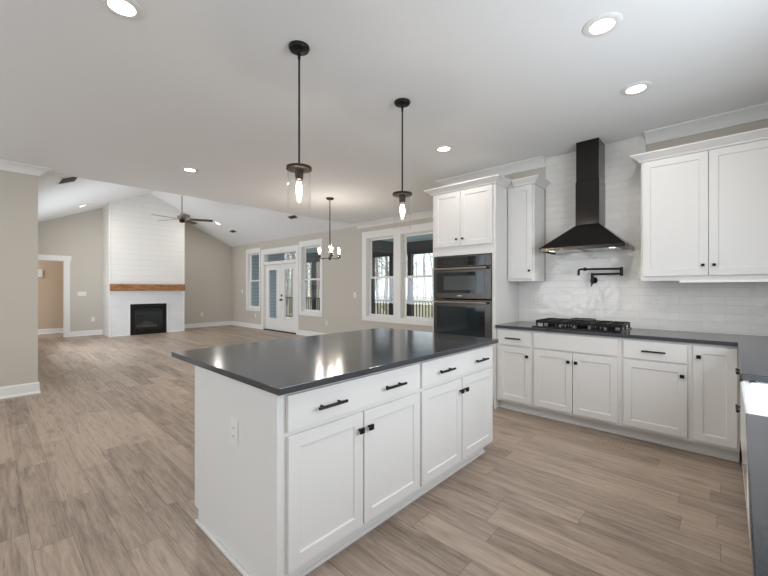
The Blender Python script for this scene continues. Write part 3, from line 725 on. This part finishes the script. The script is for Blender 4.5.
# ---------------------------------------------------------------- cooktop
t = thing('gas_cooktop', 'black five-burner gas cooktop with cast iron grates', 'cooktop', (-1.07, 4.08, CZ1))
w2, d2 = .395, .25
obj('base_pan', MB().prism([(-w2, -d2), (w2, -d2), (w2, d2), (-w2, d2)], 2, 0, .012), enamelM, t, bevel=.004)
for cx, cy, rr in ((-.25, -.08, .035), (-.25, .13, .03), (0, .05, .05), (.25, -.08, .035), (.25, .13, .03)):
    b = obj('burner', MB().lathe([(rr, .012), (rr, .022), (rr * .9, .024), (rr * .9, .032), (.001, .032)], (cx, cy, 0), 24), castM, t, smooth=True)
    obj('burner_cap', MB().lathe([(rr * .85, .032), (rr * .85, .038), (rr * .7, .041), (.001, .041)], (cx, cy, 0), 24), castM, b, smooth=True)
for gx0, gx1 in ((-.385, -.130), (-.122, .122), (.130, .385)):
    m = MB(); y0, y1 = -.165, .235; zt, zb = .066, .044
    if gx0 == -.122: y0 = -.165
    m.box(gx0, gx1, y0, y0 + .014, zb - .006, zt).box(gx0, gx1, y1 - .012, y1, zb, zt).box(gx0, gx0 + .012, y0 + .012, y1 - .012, zb, zt).box(gx1 - .012, gx1, y0 + .012, y1 - .012, zb, zt)
    cx = (gx0 + gx1) / 2
    m.box(cx - .008, cx + .008, y0 + .012, y1 - .012, zb + .002, zt)
    for yy in (-.08, .035, .13): m.box(gx0 + .012, gx1 - .012, yy - .008, yy + .008, zb + .002, zt)
    for xx in (gx0 + .002, gx1 - .016):
        for yy in (y0 + .001, .03, y1 - .015): m.box(xx, xx + .014, yy, yy + .014, .012, zb)
    obj('grate', m, castM, t, bevel=.0015)
for i in range(5):
    cx = -.26 + i * .13
    obj('control_knob', MB().lathe([(.021, .012), (.021, .016), (.017, .018), (.015, .038), (.001, .039)], (cx, -.21, 0), 20), mat('knob_steel', (.09, .088, .085), .2, 1), t, smooth=True)
t = thing('griddle_plate', 'flat dark griddle plate lying on the middle cooktop grate', 'griddle', (-1.08, 4.19, CZ1 + .0665))
m = MB().box(-.10, .10, -.10, .10, 0, .008).box(-.10, .10, -.10, -.092, .008, .018).box(-.10, .10, .092, .10, .008, .018).box(-.10, -.092, -.092, .092, .008, .018).box(.092, .10, -.092, .092, .008, .018)
obj('plate', m, mat('griddle_metal', (.10, .10, .10), .35, .7), t, bevel=.002)
obj('grip', MB().box(-.03, .03, -.125, -.10, .004, .012), castM, t)

# ---------------------------------------------------------------- pendants
def pendant(label, x, y, zt, zb):
    t = thing('pendant_light', label, 'pendant light', (x, y, H))
    g = lambda z: z - H
    obj('canopy', MB().lathe([(.001, 0), (.064, 0), (.064, -.010), (.058, -.020), (.018, -.026), (.012, -.045), (.001, -.045)], n=32), blackM, t, smooth=True)
    obj('swivel', MB().tube([(0, 0, -.045), (0, 0, -.075)], .009, 12), blackM, t, smooth=True)
    obj('rod', MB().tube([(0, 0, -.075), (0, 0, g(zt))], .0062, 12), blackM, t, smooth=True)
    obj('shade_holder', MB().lathe([(.001, g(zt) + .012), (.02, g(zt) + .010), (.078, g(zt)), (.079, g(zt) - .016), (.072, g(zt) - .018), (.001, g(zt) - .014)], n=40), bronzeM, t, smooth=True)
    obj('socket', MB().lathe([(.001, g(zt) - .014), (.026, g(zt) - .014), (.026, g(zt) - .05), (.022, g(zt) - .078), (.001, g(zt) - .078)], n=24), bronzeM, t, smooth=True)
    z0, z1 = g(zb), g(zt) - .014
    obj('glass_shade', MB().lathe([(.0715, z0), (.0715, z1), (.0680, z1), (.0680, z0)], n=48, closed=True), shadeM, t, smooth=True)
    zb_ = g(zt) - .078
    b = obj('bulb', MB().lathe([(.013, zb_), (.016, zb_ - .02), (.028, zb_ - .05), (.031, zb_ - .075), (.026, zb_ - .10), (.014, zb_ - .125), (.001, zb_ - .135)], n=24), shadeM, t, smooth=True)
    fl = MB()
    for k in range(5):
        a = 2 * PI * k / 5
        fl.tube([(.008 * math.cos(a), .008 * math.sin(a), zb_ - .015), (.016 * math.cos(a + .6), .016 * math.sin(a + .6), zb_ - .065), (.006 * math.cos(a + 1), .006 * math.sin(a + 1), zb_ - .105)], .0050, 6)
    obj('filament', fl, filM, b)
    l = bpy.data.lights.new('pendant_lamp', 'POINT'); l.energy = 5; l.shadow_soft_size = .010; l.color = (1, .85, .66)
    lo = bpy.data.objects.new('pendant_lamp', l); COL.objects.link(lo); lo.location = (x, y, zt - .15)
pendant('clear glass cylinder pendant over the near end of the island', -1.942, 1.325, 2.064, 1.785)
pendant('clear glass cylinder pendant over the far end of the island', -1.905, 2.278, 2.075, 1.79)

# ---------------------------------------------------------------- chandelier
CX, CY = -4.83, 3.90
t = thing('chandelier', 'small dark three-light chandelier with clear glass shades over the dining area', 'chandelier', (CX, CY, H))
obj('canopy', MB().lathe([(.001, 0), (.066, 0), (.066, -.012), (.05, -.026), (.010, -.032), (.001, -.032)], n=28), blackM, t, smooth=True)
m = MB()
z = -.03; i = 0
while z > -.36:
    r_ = .013; pts = []
    for k in range(9):
        a = 2 * PI * k / 8; pts.append((r_ * .7 * math.cos(a) if i % 2 else 0, 0 if i % 2 else r_ * .7 * math.cos(a), z - .018 + .021 * math.sin(a)))
    m.tube(pts, .0036, 6, caps=False); z -= .030; i += 1
obj('chain', m, blackM, t, smooth=True)
obj('stem', MB().tube([(0, 0, -.36), (0, 0, -.60), (0, 0, -1.0)], [.007, .009, .012], 12), bronzeM, t, smooth=True)
obj('hub', MB().lathe([(.001, -.97), (.022, -.975), (.028, -.995), (.022, -1.015), (.010, -1.03), (.001, -1.04)], n=20), bronzeM, t, smooth=True)
th = math.atan(341 / 369.0)
for a in (165, 45, 285):
    A = R(a) + th; dx, dy = math.cos(A), math.sin(A); r_ = .19
    obj('arm', MB().tube([(dx * .015, dy * .015, -.995), (dx * r_ * .6, dy * r_ * .6, -1.005), (dx * r_ * .95, dy * r_ * .95, -1.0), (dx * r_, dy * r_, -.975)], .007, 10), bronzeM, t, smooth=True)
    obj('socket', MB().lathe([(.001, -.985), (.030, -.98), (.032, -.965), (.018, -.955), (.018, -.925), (.001, -.925)], (dx * r_, dy * r_, 0), 20), bronzeM, t, smooth=True)
    obj('glass_shade', MB().lathe([(.040, -.965), (.040, -.81), (.038, -.81), (.038, -.963)], (dx * r_, dy * r_, 0), 28, closed=True), shadeM, t, smooth=True)
    obj('bulb', MB().lathe([(.010, -.925), (.020, -.89), (.022, -.87), (.014, -.84), (.001, -.825)], (dx * r_, dy * r_, 0), 16), bulbM, t, smooth=True)
    l = bpy.data.lights.new('chandelier_lamp', 'POINT'); l.energy = 6.5; l.shadow_soft_size = .03; l.color = (1, .90, .78)
    lo = bpy.data.objects.new('chandelier_lamp', l); COL.objects.link(lo); lo.location = (CX + dx * r_, CY + dy * r_, H - .80)

# ---------------------------------------------------------------- ceiling fan
t = thing('ceiling_fan', 'brushed nickel ceiling fan with dark blades under the vault', 'ceiling fan', (-9.62, YR, 2.955))
obj('canopy', MB().lathe([(.001, 1.07), (.07, 1.06), (.06, 1.01), (.02, .98), (.001, .98)], n=24), nickelM, t, smooth=True)
obj('downrod', MB().tube([(0, 0, .14), (0, 0, 1.0)], .013, 12), nickelM, t, smooth=True)
obj('motor_housing', MB().lathe([(.001, .16), (.03, .155), (.05, .11), (.10, .085), (.115, .05), (.11, .02), (.06, .005), (.001, .005)], n=32), nickelM, t, smooth=True)
obj('switch_housing', MB().lathe([(.001, .004), (.055, .004), (.062, -.03), (.055, -.055), (.03, -.065), (.001, -.065)], n=28), bronzeM, t, smooth=True)
for k in range(5):
    A = R(72 * k + 20) + th; M_ = Matrix.Rotation(A, 4, 'Z'); tilt = Matrix.Rotation(R(-12), 4, 'X')
    m = MB().prism([(.17, -.055), (.30, -.065), (.64, -.070), (.68, -.045), (.68, .045), (.64, .070), (.30, .065), (.17, .055)], 2, -.004, .004)
    m.v = [tuple(M_ @ (Matrix.Translation((0, 0, .02)) @ (tilt @ Vector(v)))) for v in m.v]
    bl = obj('blade', m, bladeM, t, bevel=.002)
    m = MB().box(.08, .22, -.018, .018, .012, .019); m.v = [tuple(M_ @ Vector(v)) for v in m.v]
    obj('blade_bracket', m, nickelM, bl)

# ---------------------------------------------------------------- floor register
t = thing('floor_register', 'wood-toned floor register in front of the base cabinets', 'floor register', (-.685, 3.60, 0))
regM = mat('register_wood', (.40, .31, .24), .5, var=.15)
m = MB().box(-.15, .15, -.06, -.045, 0, .005).box(-.15, .15, .045, .06, 0, .005).box(-.15, -.135, -.045, .045, 0, .005).box(.135, .15, -.045, .045, 0, .005)
obj('frame', m, regM, t)
m = MB()
for i in range(9): m.box(-.135 + .03 * i + .004, -.135 + .03 * i + .022, -.045, .045, 0, .004)
obj('slats', m, regM, t)

# ---------------------------------------------------------------- porch and outdoors
tag(obj('porch_deck', MB().box(-16, -2, 6.14, 9.15, -.16, -.04), deckM), '', '')
o = bpy.data.objects['porch_deck']; del o['label']; del o['category']; o['kind'] = 'structure'
o = obj('porch_ceiling', MB().box(-13.0, -2, 6.14, 9.3, 2.74, 2.80), porchblueM); o['kind'] = 'structure'
o = obj('porch_beam', MB().box(-13.0, -2, 8.95, 9.1, 2.36, 2.64).box(-7.68, -7.54, 6.14, 8.95, 2.42, 2.74).box(-13.0, -2, 8.97, 9.08, 2.64, 2.74), porchM); o['kind'] = 'structure'
o = obj('wall_house_wing', MB().box(-13.3, -13.02, 6.14, 8.2, -.2, 3.2), sidingM); o['kind'] = 'structure'
o = obj('ground', MB().add([(-120, 9.1, -.9), (20, 9.1, -.9), (20, 130, -2.5), (-120, 130, -2.5)], [(0, 1, 2, 3)]), groundM); o['kind'] = 'structure'
posts = []
for x, lb in ((-12.2, 'black porch post outside the window right of the french door'), (-8.9, 'black porch post at the left edge of the left dining window'),
              (-7.98, 'black porch post at the right side of the left dining window'), (-7.22, 'black porch post at the left side of the right dining window'), (-5.0, 'black porch post hidden mostly by the oven tower')):
    m = MB().box(-.07, .07, -.07, .07, -.04, 2.36).box(-.085, .085, -.085, .085, -.04, .06)
    p = obj('porch_post', m, porchM); p.location = (x, 9.03, 0); tag(p, lb, 'post')
xs = [-13.0, -12.27, -8.97, -8.05, -7.29, -5.07]
names = ['beyond the french door', 'between the right tall window and the dining windows', 'behind the left dining window', 'between the dining windows', 'behind the right dining window']
prev = -15.2
for i, x in enumerate((-12.27, -8.97, -8.05, -7.29, -5.07)):
    a = prev; b = x
    t = thing('porch_railing', 'black balustered porch railing ' + names[i], 'railing', (a, 9.03, 0))
    obj('top_rail', MB().box(0, b - a, -.035, .035, .88, .925), porchM, t)
    obj('bottom_rail', MB().box(0, b - a, -.02, .02, .06, .10), porchM, t)
    n = max(2, int((b - a) / .115)); m = MB()
    for k in range(n):
        xx = (b - a) * (k + .5) / n; obj('baluster', MB().box(xx - .012, xx + .012, -.012, .012, .10, .88), porchM, t)
    prev = x + .14

def tree_mesh(seed, hgt):
    rnd = random.Random(seed); tr = MB(); br = MB()
    lean = Vector((rnd.uniform(-.06, .06), rnd.uniform(-.06, .06), 1))
    pts = [Vector((0, 0, -.3))]
    for i in range(1, 8): pts.append(Vector((lean.x * hgt * i / 7 + rnd.uniform(-.12, .12), lean.y * hgt * i / 7 + rnd.uniform(-.12, .12), hgt * i / 7)))
    r0 = hgt * rnd.uniform(.007, .013)
    tr.tube(pts, [r0 * (1 - .86 * i / 7) for i in range(8)], 8)
    def branch(p, d, L_, r, dep):
        q = [p]; dd = d.copy()
        for i in range(4):
            dd = (dd + Vector((rnd.uniform(-.3, .3), rnd.uniform(-.3, .3), rnd.uniform(-.05, .28)))).normalized(); q.append(q[-1] + dd * L_ / 4)
        br.tube(q, [r * (1 - .8 * i / 4) for i in range(5)], 4 if dep < 2 else 5, caps=False)
        if dep > 0:
            for k in range(4):
                j = rnd.randint(1, 4); v = (dd + Vector((rnd.uniform(-1, 1), rnd.uniform(-1, 1), rnd.uniform(-.2, .7)))).normalized()
                branch(q[j], v, L_ * rnd.uniform(.4, .65), r * .5, dep - 1)
    for k in range(16):
        f_ = rnd.uniform(.22, .98); i = min(6, int(f_ * 7)); p = pts[i].lerp(pts[i + 1], f_ * 7 - i); a = rnd.uniform(0, 2 * PI)
        branch(p, Vector((math.cos(a), math.sin(a), rnd.uniform(.2, .9))).normalized(), hgt * (.34 - .2 * f_) * rnd.uniform(.7, 1.2), r0 * .32 * (1.1 - .6 * f_), 2)
    return tr, br
protos = []
rnd = random.Random(11); cnt = 0
for s in range(6):
    tr, br = tree_mesh(s + 3, 11 + s)
    t = thing('bare_tree', 'bare grey winter tree standing beyond the porch railing', 'tree', group='bare trees beyond the porch')
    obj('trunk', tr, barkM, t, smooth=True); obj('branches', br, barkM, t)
    protos.append(t)
spots = []
for i in range(40):
    Y = rnd.uniform(17, 44); k = rnd.uniform(.60, 1.75); spots.append((-k * Y, Y))
for i, (x, y) in enumerate(spots):
    z = -.9 - 1.6 * (y - 9.1) / 121
    if i < 6: protos[i].location = (x, y, z); protos[i].rotation_euler = (0, 0, rnd.uniform(0, 6))
    else: dup(protos[rnd.randrange(6)], (x, y, z), rnd.uniform(0, 6))
# far woods: uncountable thin trunks, twigs and dry leaves
m = MB(); rn = random.Random(5)
for i in range(170):
    Y = rn.uniform(46, 80); x = -Y * rn.uniform(.5, 1.9); h_ = rn.uniform(7, 16)
    m.tube([(x, Y, -2.6), (x + rn.uniform(-.5, .5), Y, h_ * .5), (x + rn.uniform(-1, 1), Y, h_)], [.16, .11, .03], 4, caps=False)
    for k in range(9):
        z_ = rn.uniform(1, h_); a = rn.uniform(-2, 2)
        m.tube([(x, Y, z_), (x + a, Y + rn.uniform(-1, 1), z_ + rn.uniform(.4, 2.2))], [.05, .015], 3, caps=False)
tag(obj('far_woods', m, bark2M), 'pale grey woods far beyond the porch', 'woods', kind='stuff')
m = MB()
for i in range(9000):
    Y = rn.uniform(24, 60); x = -Y * rn.uniform(.5, 1.9); g_ = rn.random()
    z_ = -1.5 + 5.5 * g_ * g_ + (3 if rn.random() < .15 else 0); s_ = rn.uniform(.07, .20)
    a, b_, c_ = [Vector((rn.uniform(-1, 1), rn.uniform(-1, 1), rn.uniform(-1, 1))) * s_ for _ in range(3)]
    p = Vector((x, Y, z_)); m.add([p + a, p + b_, p + c_], [(0, 1, 2)])
tag(obj('undergrowth', m, leafM), 'yellowish dry undergrowth and leaves among the trees beyond the porch', 'undergrowth', kind='stuff')
